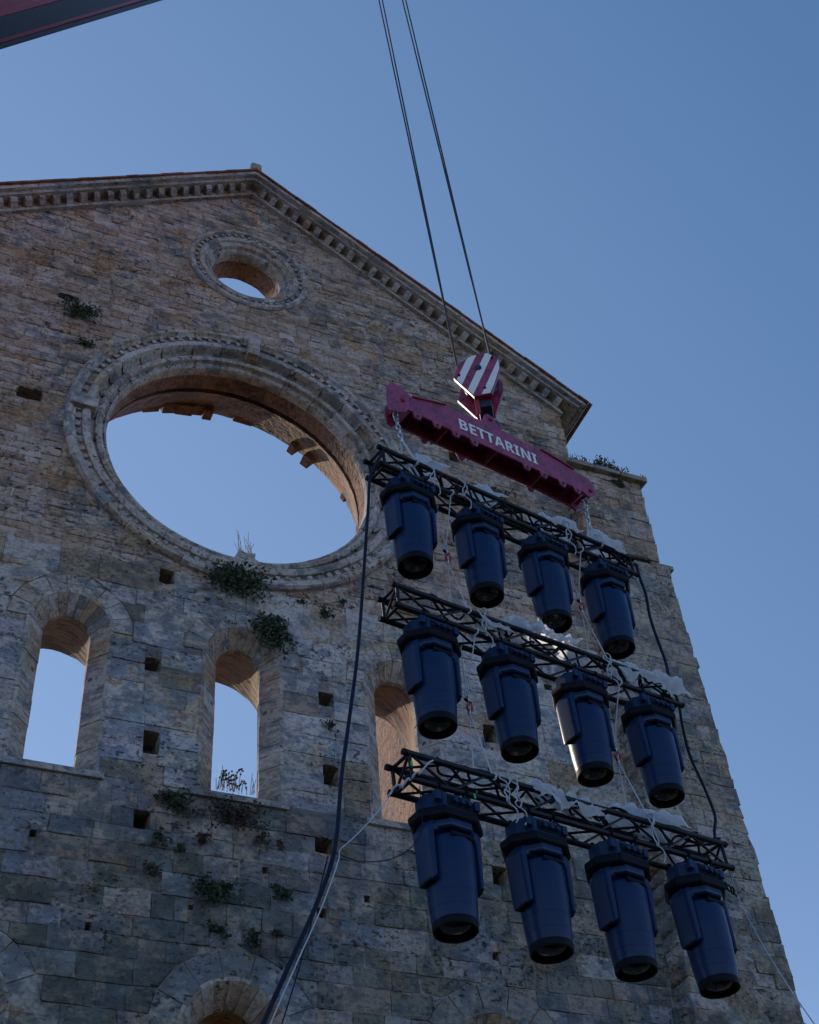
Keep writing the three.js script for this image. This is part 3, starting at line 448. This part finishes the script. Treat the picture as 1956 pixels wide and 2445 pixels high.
// ------------------------------------------------------------------ stage lights
function octa(w, d, c) { const a = w / 2, b = d / 2; return [[-a, -b + c], [-a + c, -b], [a - c, -b], [a, -b + c], [a, b - c], [a - c, b], [-a + c, b], [-a, b - c]]; }
function slab(w, d, c, y0, y1, bev) { const e = new THREE.ExtrudeGeometry(shapeOf(octa(w - 2 * bev, d - 2 * bev, c)), { depth: y1 - y0 - 2 * bev, bevelEnabled: true, bevelSize: bev, bevelThickness: bev, bevelSegments: 3 }); e.rotateX(-Math.PI / 2); e.translate(0, y0 + bev, 0); return e; }
function makeLight() {
  const t = thing('stage_light', '', 'stage light', null, 'stage lights hanging from the trusses');
  const base = mesh('base', slab(.46, .34, .09, -.215, -.045, .022), M.body, t);
  mesh('base_skirt', slab(.61, .45, .13, -.300, -.195, .042), M.bodyDark, t);
  for (const x of [-.03, .035, .10]) { const c = new THREE.CylinderGeometry(.019, .019, .05, 10); c.rotateX(Math.PI / 2); c.translate(x, -.125, .185); mesh('connector', c, M.body, base); }
  mesh('control_panel', bx(.24, .09, .012, .03, -.12, .170, .004), M.bodyDark, base);
  for (const s of [-1, 1]) mesh('carry_handle', bx(.055, .085, .05, s * .185, -.11, .168, .012), M.body, base);
  for (const x of [-.13, .13]) { mesh('bracket', bx(.05, .022, .30, x, -.034, 0, .005), M.bodyDark, t); for (const z of [-(B / 2 - .024), B / 2 - .024]) { const c = new THREE.TorusGeometry(.032, .010, 6, 14); c.rotateY(Math.PI / 2); c.translate(x, .024, z); const cl = mesh('clamp', c, M.bodyDark, t); const b = rod(V(x, -.03, z), V(x, .0, z), .012, 6); mesh('bolt', b, M.steel, cl); } }
  // yoke: an upside-down U
  const s = new THREE.Shape(); const wo = .230, we = .214, wi = .206, yt = -.288, yi = -.36, ye = -.765;
  s.moveTo(-we, ye + .05); s.lineTo(-we + .004, ye); s.lineTo(-wi - .002, ye); s.lineTo(-wi, ye + .05); s.lineTo(-wi, yi - .04); s.quadraticCurveTo(-wi, yi, -wi + .06, yi); s.lineTo(wi - .06, yi); s.quadraticCurveTo(wi, yi, wi, yi - .04); s.lineTo(wi, ye + .05); s.lineTo(wi + .002, ye); s.lineTo(we - .004, ye); s.lineTo(we, ye + .05); s.lineTo(wo, yt - .09); s.quadraticCurveTo(wo, yt, wo - .09, yt); s.lineTo(-wo + .09, yt); s.quadraticCurveTo(-wo, yt, -wo, yt - .09); s.closePath();
  const ye_ = new THREE.ExtrudeGeometry(s, { depth: .11, bevelEnabled: true, bevelSize: .022, bevelThickness: .06, bevelSegments: 4, curveSegments: 6 }); ye_.translate(0, 0, -.055);
  const yoke = mesh('yoke', toCreasedNormals(ye_, .6), M.body, t); mesh('yoke_shoulder', slab(.49, .40, .13, -.368, -.275, .03), M.body, yoke);
  for (const q of [-1, 1]) { mesh('arm_end_cap', bx(.056, .03, .15, q * .210, ye - .018, 0, .012), M.bodyDark, yoke); }  // dark pieces paint in the shade under the arm ends
  const pr = [[0, -.385], [.12, -.385], [.165, -.395], [.190, -.42], [.199, -.46], [.197, -.70], [.188, -.86], [.1865, -.861], [.1865, -.864], [.188, -.865], [.180, -.98], [.1785, -.981], [.1785, -.984], [.180, -.985], [.171, -1.07], [.167, -1.075], [.162, -1.10]].reverse();
  const head = mesh('head', toCreasedNormals(new THREE.LatheGeometry(pr.map(([r, y]) => new THREE.Vector2(r, y)), 40), .5), M.body, t);
  mesh('lens_hood', toCreasedNormals(new THREE.LatheGeometry([[.150, -1.06], [.150, -1.128], [.167, -1.13], [.171, -1.12], [.171, -1.072], [.160, -1.062], [.150, -1.06]].map(([r, y]) => new THREE.Vector2(r, y)), 40), .4), M.bodyDark, head);
  const lp = []; for (let i = 0; i <= 8; i++) { const q = i / 8; lp.push(new THREE.Vector2(.150 * Math.sin(q * 1.2) / Math.sin(1.2), -1.122 + .05 * (1 - Math.cos(q * 1.2)) / (1 - Math.cos(1.2)))); } mesh('lens', new THREE.LatheGeometry(lp, 36), M.lens, head);
  mesh('vent_panel', bx(.20, .04, .02, 0, -.42, .186, .008), M.bodyDark, head);
  return t;
}
const proto = makeLight(); const rowN = ['top', 'middle', 'bottom'], posN = ['leftmost', 'second from the left', 'third from the left', 'rightmost']; let first = true; const rl = mulberry(19);
trussSpec.forEach((s, k) => { for (let i = 0; i < 4; i++) {
  let o = proto; if (!first) { o = proto.clone(); o.name = numbered('stage_light'); scene.add(o); } first = false;
  const sunny = k === 1 && i === 2;
  o.userData = { label: sunny ? 'dark stage light with a sunlit left edge, third on the middle truss' : `dark downward stage light, ${posN[i]} of four on the ${rowN[k]} truss`, category: 'stage light', group: 'stage lights hanging from the trusses' };
  const p = s.P.clone().addScaledVector(s.u, s.u0 + .887 * i).addScaledVector(s.f, -B / 2); p.y -= B; o.position.copy(p); o.rotation.set(rnd(-.012, .012, rl), s.az + rnd(-.03, .03, rl), rnd(-.012, .012, rl));
} });
console.log('lights done');

// ------------------------------------------------------------------ red spreader beam
{
  const s = trussSpec[0]; const g = thing('spreader_beam', 'red steel spreader beam with white block lettering slung under the crane hook', 'spreader beam', s.P.clone().addScaledVector(s.f, -B / 2)); basis(g, s.u, s.up, s.f);
  const outline = rear => { const p = new THREE.Shape(); const lugs = rear ? [.864, 1.377, 2.378] : [.60, .864, 1.12, 1.377, 2.126, 2.378, 2.659, 2.886], yb = .79, yl = .755;
    p.moveTo(.44, .74); p.lineTo(.47, yb); for (const l of lugs) { p.lineTo(l - .062, yb); p.lineTo(l - .042, yl); p.absarc(l, yl, .042, Math.PI, Math.PI * 2, false); p.lineTo(l + .062, yb); }
    p.lineTo(3.0, .76); p.lineTo(3.06, .72); p.lineTo(3.17, .80); p.lineTo(3.20, .98); p.lineTo(3.13, 1.06); p.lineTo(2.90, 1.09); p.lineTo(2.42, 1.17); p.lineTo(1.86, 1.20); p.lineTo(1.80, 1.28); p.absarc(1.70, 1.30, .08, 0, Math.PI, false); p.lineTo(1.60, 1.28); p.lineTo(1.54, 1.20); p.lineTo(1.03, 1.16); p.lineTo(.56, 1.02); if (rear) { p.lineTo(.48, 1.10); p.lineTo(.40, 1.06); p.lineTo(.36, .95); p.lineTo(.37, .76); } else { p.lineTo(.42, 1.12); p.lineTo(.30, 1.13); p.lineTo(.23, 1.02); p.lineTo(.21, .76); p.lineTo(.24, .66); p.lineTo(.31, .68); } p.closePath();
    for (const l of lugs) { const h = new THREE.Path(); h.absarc(l, yl, .022, 0, Math.PI * 2, true); p.holes.push(h); } return p; };
  for (const [nm, z] of [['front_plate', .105], ['rear_plate', -.135]]) { const e = new THREE.ExtrudeGeometry(outline(z < 0), { depth: .018, bevelEnabled: true, bevelSize: .004, bevelThickness: .004, bevelSegments: 1, curveSegments: 8 }); e.translate(0, 0, z); mesh(nm, e, M.red, g); }
  mesh('top_web', bx(2.5, .03, .22, 1.70, 1.02, -.006), M.red, g);
  for (const x of [1.02, 1.70, 2.38]) mesh('diaphragm', bx(.016, .24, .218, x, .90, -.006), M.red, g);
  for (const x of [.50, 2.98]) mesh('end_diaphragm', bx(.018, .26, .218, x, .90, -.006), M.red, g);
  for (const [x, r] of [[.80, .29], [2.66, -.165]]) { const f = bx(.50, .016, .30, 0, 0, 0); f.rotateZ(r); f.translate(x, x < 1.5 ? 1.105 : 1.145, -.006); mesh('flange', f, M.redDark, g); }
  for (const [x, y] of [[.42, .90], [3.1, .85], [1.70, 1.30]]) { const c = new THREE.CylinderGeometry(.026, .026, .31, 12); c.rotateX(Math.PI / 2); c.translate(x, y, -.006); mesh('pin', c, M.redDark, g); }
  for (const [x, y] of [[1.0, .86], [1.5, .86], [2.3, 1.05]]) mesh('stiffener', bx(.014, .14, .03, x, y, -.155), M.redDark, g);
  const font = await new FontLoader().loadAsync('fonts/droid/droid_sans_bold.typeface.json');
  const tg = new TextGeometry('BETTARINI', { font, size: .165, depth: .004, curveSegments: 4 }); tg.computeBoundingBox(); const bb = tg.boundingBox; tg.translate(-bb.min.x, 0, 0); tg.scale(1.12 / (bb.max.x - bb.min.x), 1, 1); tg.translate(1.19, .875, .129); mesh('lettering', tg, M.paint, g);
}

// ------------------------------------------------------------------ hook block
const hookC = W_(1.452, -5.175, 4.519), hX = V(.8496, 0, .5274), hZ = V(-.5274, 0, .8496);
{
  const g = thing('hook_block', 'red and white striped crane hook block above the red beam', 'hook block', hookC.clone()); basis(g, hX, V(0, 1, 0), hZ);
  const poly = [[-.075, 1.74], [.125, 1.74], [.27, 2.16], [.275, 2.33], [.16, 2.47], [-.03, 2.47], [-.20, 2.36], [-.272, 2.12]];
  for (const [nm, z] of [['cheek_plate', .15], ['cheek_plate', -.19]]) { const e = new THREE.ExtrudeGeometry(shapeOf(poly), { depth: .034, bevelEnabled: true, bevelSize: .006, bevelThickness: .006, bevelSegments: 1 }); e.translate(0, 0, z); const pl = mesh(nm, e, M.red, g);
    for (let k = -3; k <= 3; k++) { const n = [Math.cos(-.42), Math.sin(-.42)], c = n[0] * 0 + n[1] * 2.1 + k * .185 - .03; let p = clipHalf(poly.map(q => [q[0] * .985, (q[1] - 2.1) * .985 + 2.1]), n[0], n[1], c); p = clipHalf(p, -n[0], -n[1], -(c + .09)); if (p.length > 2 && Math.abs(polyArea(p)) > .001) { const w = new THREE.ExtrudeGeometry(shapeOf(p), { depth: .002, bevelEnabled: false }); w.translate(0, 0, z > 0 ? z + .0405 : z - .0085); mesh('white_stripe', w, M.paint, pl); } }
    for (const [x, y] of [[-.21, 2.14], [.20, 2.36], [.04, 2.2], [.06, 1.84]]) { const b = new THREE.CylinderGeometry(.014, .014, .02, 8); b.rotateX(Math.PI / 2); b.translate(x, y, z > 0 ? z + .05 : z - .016); mesh('bolt', b, M.bodyDark, pl); } }
  for (const z of [-.07, 0, .07]) { const c = new THREE.LatheGeometry([[.03, -.025], [.21, -.025], [.18, 0], [.21, .025], [.03, .025]].map(([r, y]) => new THREE.Vector2(r, y)), 36); c.rotateX(Math.PI / 2); c.translate(.02, 2.22, z); mesh('sheave', c, M.boomDark, g); }
  mesh('spacer_plate', bx(.16, .02, .30, .03, 1.79, -.02), M.redDark, g); mesh('crosshead', bx(.16, .11, .26, .03, 1.68, -.02, .015), M.boomDark, g);
  mesh('axle', (() => { const c = new THREE.CylinderGeometry(.04, .04, .42, 14); c.rotateX(Math.PI / 2); c.translate(.02, 2.22, 0); return c; })(), M.boomDark, g);
  for (const z of [.13, -.17]) mesh('side_strap', bx(.05, .34, .02, -.055, 1.66, z, .004), M.redDark, g);
  const hp = []; for (let i = 0; i <= 12; i++) { const a = -.6 + i / 12 * 4.1; hp.push(V(.03 + .10 * Math.cos(a) * 1 - .0, 1.40 - .10 * Math.sin(a), -.02)); } mesh('hook', tube([V(.03, 1.64, -.02), V(.03, 1.54, -.02), ...hp], .032, 40, 8), M.boomDark, g);
}
// crane ropes: two falls to each side of the block, all up to the boom head
{
  const top = { L: [[.825, 7.064, 4.436], [.889, 7.115, 4.436]], R: [[1.182, 7.001, 4.602], [1.247, 7.054, 4.602]] };
  const names = ['left outer', 'left inner', 'right inner', 'right outer'];
  [[-.21, .055, top.L[0], .0], [-.21, -.04, top.L[1], 0], [.205, .05, top.R[0], 0], [.205, -.05, top.R[1], 0]].forEach(([s, z, tp], i) => {
    const a = hookC.clone().addScaledVector(hX, s).addScaledVector(hZ, z).add(V(0, 2.24, 0)), b = W_(...tp), d = b.clone().sub(a), e = a.clone().addScaledVector(d, (10.25 + H - a.y) / d.y);
    single('crane_rope', rod(a, e, .0115, 8), M.cable, `steel crane rope, ${names[i]} of the four running up from the hook block`, 'wire rope', 'crane ropes');
  });
}
// crane boom crossing the top left corner
{
  const p0 = W_(-4.70, 2.32, 3.85), p1 = W_(1.30, 10.55, 4.385), a = p1.clone().sub(p0).normalize(), far = p0.clone().addScaledVector(a, -22), L = p1.distanceTo(far) + .5;
  const zz = V(0, 0, 1).addScaledVector(a, -a.z).normalize(), nn = zz.clone().cross(a).normalize(); // nn points up, away from the underside
  const g = thing('crane_boom', 'dark and magenta telescopic crane boom crossing the upper left corner', 'crane boom', far); basis(g, a, nn.dot(V(0, 1, 0)) > 0 ? nn : nn.negate(), a.clone().cross(nn));
  const up = nn, side = g.localToWorld(V(0, 0, 1)).sub(g.position).z > 0 ? 1 : -1; void up;
  const pl = (nm, z0, z1, y0, y1, m) => mesh(nm, bx(L, y1 - y0, z1 - z0, L / 2, (y0 + y1) / 2, side * (z0 + z1) / 2, .006), m, g);
  pl('boom_body', .02, 1.06, .02, 1.0, M.red); pl('edge_rail', 0, .085, 0, .05, M.boomDark); pl('wear_band', .16, .50, .004, .05, M.boomDark);  // edge piece is a plain dark strip along the red underside
  mesh('head_block', bx(.7, .5, .6, L - .1, .15, side * .35, .05), M.boomDark, g);
  for (let i = 0; i < 2; i++) { const c = new THREE.CylinderGeometry(.25, .25, .06, 28); c.rotateX(Math.PI / 2); c.translate(L + .05, -.05, side * (.22 + .25 * i)); mesh('head_sheave', c, M.boomDark, g); }
}

// ------------------------------------------------------------------ slings, ropes, cables
function link(c, r, t, ax) { const g = new THREE.TorusGeometry(r, t, 6, 14); g.scale(.75, 1.25, 1); if (ax) g.rotateY(Math.PI / 2); g.translate(c.x, c.y, c.z); return g; }
function sling(label, k, u0, um, dm, k2, u1, topDy = -.02, mid = true) {
  const a = at(k, u0, -.29), m = at(k, um, dm), b = at(k2, u1, .0), t = thing('truss_sling', label, 'sling', m.clone(), 'slings between the trusses'), L = p => p.clone().sub(m);
  const f = trussSpec[k].f, uu = trussSpec[k].u;
  const legs = (P, S, name) => { for (const q of [-1, 1]) { const e = P.clone().addScaledVector(f, q * (B / 2 - .024)); mesh(name, rod(L(S), L(e), .006, 6), M.rope, t); } };
  legs(a, m.clone().add(V(0, .10, 0)), 'upper_leg'); legs(b, m.clone().add(V(0, -.10, 0)), 'lower_leg');
  for (const q of [-1, 1]) { // loops round the chords
    for (const [k_, P, dy] of [[k, a, .024], [k2, b, -.024]]) { const c = P.clone().addScaledVector(f, q * (B / 2 - .024)).add(V(0, dy, 0)); const g = new THREE.TorusGeometry(.036, .010, 6, 16); g.rotateY(Math.PI / 2 + trussSpec[k_].az + .3 * q); const w = L(c); g.translate(w.x, w.y, w.z); mesh('loop', g, M.rope, t); }
  }
  const lk = []; for (let i = 0; i < 4; i++) lk.push(link(V(0, .105 - i * .07, 0), .026, .008, i % 2)); mesh('chain', join(lk), M.steel, t);
  const s = rod(V(-.045, .015, 0), V(.045, .015, 0), .014, 8); s.rotateY(.5); mesh('shackle_pin', s, M.bodyDark, t); mesh('shackle', link(V(.01, -.05, 0), .034, .013, 0), M.redPart, t);
}
sling('white sling with a red shackle, left, between the top and middle trusses', 0, .88, .83, -1.04, 1, .845);
sling('white sling with a red shackle, right, between the top and middle trusses', 0, 2.66, 2.61, -.97, 1, 2.58);
sling('white sling with a red shackle, left, between the middle and bottom trusses', 1, .90, .81, -1.03, 2, .87);
sling('white sling with a red shackle, right, between the middle and bottom trusses', 1, 2.66, 2.54, -1.05, 2, 2.60);
for (const [lab, ub, dyb, ut] of [['short pale chain sling from the left end of the red beam to the top truss', .36, .72, .46], ['short pale chain sling from the right end of the red beam to the top truss', 3.06, .72, 3.02]]) {
  const a = at(0, ub, dyb), b = at(0, ut, 0), t = thing('beam_sling', lab, 'sling', a.clone(), 'slings under the red beam'), f = trussSpec[0].f, L = p => p.clone().sub(a);
  const m = a.clone().lerp(b, .42); const lk = []; for (let i = 0; i < 6; i++) lk.push(link(L(a.clone().lerp(m, i / 5)), .032, .010, i % 2)); mesh('chain', join(lk), M.steel, t);
  for (const q of [-1, 1]) { const e = b.clone().addScaledVector(f, q * (B / 2 - .024)); mesh('leg', rod(L(m), L(e), .013, 6), M.rope, t); const g = new THREE.TorusGeometry(.036, .012, 6, 16); g.rotateY(Math.PI / 2 + trussSpec[0].az); const w = L(e.clone().add(V(0, -.024, 0))); g.translate(w.x, w.y, w.z); mesh('loop', g, M.rope, t); }
  mesh('shackle', link(L(a.clone().add(V(0, .05, 0))), .04, .014, 0), M.steel, t);
}
// lashings tying cables to the trusses
{ const rg = mulberry(8); [[0, .62], [0, 1.02], [0, 2.45], [1, .98], [1, 2.52], [2, .96], [2, 1.05], [2, 2.55]].forEach(([k, u], i) => { const t = thing('rope_lashing', ['white cord loop on the top truss above its first light', 'white cord loop on the top truss left of its second light', 'white cord loop on the top truss above its third light', 'white cord loop on the middle truss left of its second light', 'white cord loop on the middle truss above its third light', 'white cord loop on the bottom truss left of its second light', 'white cord loop hanging lowest, left of the second light on the bottom truss', 'white cord loop on the bottom truss above its third light'][i], 'rope', at(k, u, -.15, 0));
  const pts = []; for (let j = 0; j < 14; j++) { const a = j / 14 * Math.PI * 2; pts.push(V(.03 * Math.sin(2 * a) + rnd(-.02, .02, rg), .155 * Math.cos(a) + .01, .03 + .02 * Math.sin(a * 3) + rnd(-.01, .012, rg))); } const c = tube(pts, .006, 60, 6, true); c.rotateY(trussSpec[k].az); mesh('cord', c, M.rope, t); const h = tube([V(.01, -.15, .04), V(.05, -.19, .05), V(.07, -.25, .03), V(.04, -.30, .03)], .006, 14, 6); h.rotateY(trussSpec[k].az); mesh('tail', h, M.rope, t); }); }
// cable loom hanging on the left, tied to a guy rope and running down to the ground
const loomPts = [[-.10, -5.30, 5.02], [-.236, -5.603, 5.0], [-.353, -6.304, 5.1], [-.628, -8.245, 5.3], [-.891, -9.59, 5.5], [-1.058, -10.408, 5.7], [-1.235, -10.878, 5.8], [-1.433, -11.311, 5.9], [-1.646, -11.787, 6.0], [-2.25, -13.2, 6.3], [-3.2, -16.92, 7.0]];
single('cable_loom', tube(loomPts.map(p => W_(...p)), .0155, 110, 8), M.ropeDark, 'thick dark cable hanging left of the trusses and bending away to the lower left', 'cable');
single('guy_rope', tube([...[0, .2, .4, .6, .8, .95].map(q => W_(-.434 - .61 * q, -9.579 - .82 * q - .03 * Math.sin(q * 3.1), 5.3 + .4 * q)), ...loomPts.slice(5).map(p => W_(p[0] + .035, p[1] - .005, p[2] + .03))], .0045, 90, 6), M.rope, 'pale guy rope from the left end of the bottom truss joining the thick cable', 'rope');
{ const t = thing('rope_knot', 'white knotted hitch where the guy rope leaves the bottom truss', 'rope', W_(-.40, -9.53, 5.3)); const rg = mulberry(4), pts = []; for (let i = 0; i < 12; i++) pts.push(V(-.06 + i * .028 + rnd(-.012, .012, rg), -.05 + i * .026 + rnd(-.02, .02, rg), .03 * Math.sin(i * 2.2))); mesh('cord', tube(pts, .009, 50, 6), M.rope, t); mesh('end_wrap', tube([V(.24, .22, 0), V(.30, .30, .03), V(.36, .36, .0)], .008, 14, 6), M.rope, t); }
single('thin_line', tube([[-1.06, -10.41, 5.72], [-.75, -10.30, 5.5], [-.45, -10.15, 5.4], [-.2, -9.85, 5.3], [-.15, -9.4, 5.25]].map(p => W_(...p)), .004, 40, 5), M.ropeDark, 'thin dark line sagging from the thick cable to the bottom truss', 'rope');
single('thin_line', tube([[-1.10, -10.43, 5.7], [-1.30, -11.2, 5.7], [-1.75, -12.5, 5.9], [-2.6, -14.8, 6.6], [-3.1, -16.92, 7.2]].map(p => W_(...p)), .005, 40, 5), M.ropeDark, 'thin dark line hanging beside the lower run of the thick cable', 'rope');
const rc = (k, a) => a.map(([u, d]) => at(k, u, d));
single('power_cable', tube(rc(0, [[3.1, .06], [3.45, .06], [3.62, .02], [3.688, -.176 + .25], [3.70, -.12], [3.728, -.375], [3.70, -.72], [3.722, -1.01], [3.764, -1.349], [3.74, -1.62]]), .017, 70, 7), M.ropeDark, 'black cable drooping from the right end of the top truss', 'cable', 'black cables on the right');
single('power_cable', tube(rc(1, [[3.2, .06], [3.5, .07], [3.60, .0], [3.616, -.082], [3.58, -.45], [3.579, -.783], [3.671, -1.171], [3.709, -1.458], [3.637, -1.655], [3.62, -1.82]]), .015, 70, 7), M.ropeDark, 'black cable drooping from the right end of the middle truss', 'cable', 'black cables on the right');
single('guy_rope', tube([at(2, 3.50, -.27, -.05), at(2, 3.62, -.40, 0), W_(3.04, -10.894, 5.2), W_(3.9, -14, 6.2), W_(4.6, -16.92, 7.0)].map((p, i) => i === 1 ? at(2, 3.635, -.431) : p), .0055, 60, 5), M.rope, 'thin pale guy rope running down to the right from the bottom truss', 'rope');
{ const l = []; for (let i = 0; i < 7; i++) l.push(link(at(2, 3.40 + i * .038, -.33 - i * .016), .024, .008, i % 2)); single('tie_chain', join(l), M.bodyDark, 'short dark chain at the right end of the bottom truss', 'chain'); }
// cables lying along the top of the trusses, and clutter by the clamps
trussSpec.forEach((s, k) => { const rg = mulberry(70 + k), mk = n => { const q = []; for (let i = 0; i <= 22; i++) q.push(at(k, .35 + i * .143, .02 + .035 * rg() - (rg() < .2 ? .12 : 0), -B / 2 + (rg() - .5) * .2)); return tube(q, .011, 120, 6); }; single('power_cable', join([mk(), mk(), mk()]), M.ropeDark, ['bundle of black cables lying along the top truss', 'bundle of black cables lying along the middle truss', 'bundle of black cables lying along the bottom truss'][k], 'cable', 'cable bundles on the trusses'); });
for (const [k, u, w] of [[2, .62, 'first light of the bottom truss'], [2, .03, 'left end of the bottom truss']]) single('paper_tag', (() => { const g = bx(.02, .045, .006); g.rotateY(.4); const p = at(k, u, u < .1 ? -.16 : -.30, .02); g.translate(p.x, p.y, p.z); return g; })(), M.label, `small bright green tag at the ${w}`, 'tag');

// ------------------------------------------------------------------ crumpled protective film on the trusses
function film(label, k, u0, u1, seed, lift = .05, amp = .05, wid = .26, shift = 0, hang = .0, open = false) {
  const rg = mulberry(seed), Lu = u1 - u0, nu = Math.max(20, Math.round(Lu / .013)), nv = 30, pos = [], idx = [], uvs = [];
  const ridge = (x, y) => 1 - Math.abs(2 * vnoise(x, y) - 1);            // sharp creases, rounded swells between them
  for (let i = 0; i <= nu; i++) for (let j = 0; j <= nv; j++) {
    const a = i / nu, b = j / nv * 2 - 1, X = a * Lu, Yb = b * wid * .9;
    const ed = .75 + .55 * vnoise(X * 9 + seed * 7, seed + Math.sign(b) * 3) * (1 - .5 * Math.pow(Math.abs(a * 2 - 1), 4));
    const th = (open ? b * .85 + .62 : b * 1.55) * ed, cr = .72 * vnoise(X * 10 + seed * 3 + Yb * 4, Yb * 9 + seed) + .20 * ridge(X * 17 - Yb * 9 + seed, Yb * 16 + X * 5) + .08 * ridge(X * 40, Yb * 38 + seed) - .52;
    const rr = wid / 2 * .62 * (1 + .55 * cr), end = .05 * (vnoise(b * 6 + seed, seed * 3.3) - .5) * (a < .5 ? -1 : 1) * Math.pow(Math.abs(a * 2 - 1), 6);
    const f = -B / 2 + shift + rr * Math.sin(th) * 1.35, y = lift * .6 - wid * .22 + rr * Math.cos(th) + amp * cr * 1.3 - hang * Math.max(0, Math.abs(b) - .4) * (1 + vnoise(X * 14, seed));
    const p = at(k, u0 + X + .02 * cr + end * 2, y, f); pos.push(p.x, p.y, p.z); uvs.push(a, b);
  }
  for (let i = 0; i < nu; i++) for (let j = 0; j < nv; j++) { const A = i * (nv + 1) + j, C = A + nv + 1; idx.push(A, C, A + 1, A + 1, C, C + 1); }
  const g = new THREE.BufferGeometry(); g.setAttribute('position', new THREE.Float32BufferAttribute(pos, 3)); g.setAttribute('uv', new THREE.Float32BufferAttribute(uvs, 2)); g.setIndex(idx); g.computeVertexNormals();
  single('plastic_film', g, M.film, label, 'plastic film', 'crumpled film on the trusses');
}
film('smooth pale film roll on the top truss beside the left beam sling', 0, .44, .84, 1, .10, .025, .30, .08);
film('small pale film bulge on the top truss behind its second light', 0, 1.25, 1.64, 2, .10, .025, .28, .06);
film('crumpled pale film on the top truss above its third light', 0, 2.14, 2.70, 3, .12, .08, .36, .04, .06);
film('rounded pale film bag on the top truss near its right end', 0, 2.94, 3.36, 4, .18, .05, .42, .03, .1);
film('brightest sunlit crumpled film on the middle truss, left of its third light', 1, 1.38, 2.14, 5, .12, .11, .46, .02, .05, true);
film('small sunlit scrap of film on the middle truss behind its second light', 1, 1.00, 1.34, 6, -.06, .08, .28, .03, .06, true);
film('flat pale film flap on the middle truss, right beside the bright crumpled film', 1, 2.14, 2.46, 7, .12, .04, .26, -.02);
film('draped pale film on the middle truss above its fourth light', 1, 2.72, 3.22, 8, .06, .08, .36, .02, .12);
film('pale film hanging off the right end of the middle truss', 1, 3.20, 3.60, 9, .08, .06, .40, .04, .22);
film('sunlit torn film inside the bottom truss between its second and third lights', 2, 1.30, 2.02, 10, .0, .10, .36, .02, .08, true);
film('flat pale film sheet on the bottom truss above its third light', 2, 2.22, 2.66, 11, .09, .03, .32, .08);
film('crumpled pale film ball on the bottom truss right of its third light', 2, 2.60, 3.02, 12, .12, .07, .36, .06, .06);


renderer.render(scene, camera);
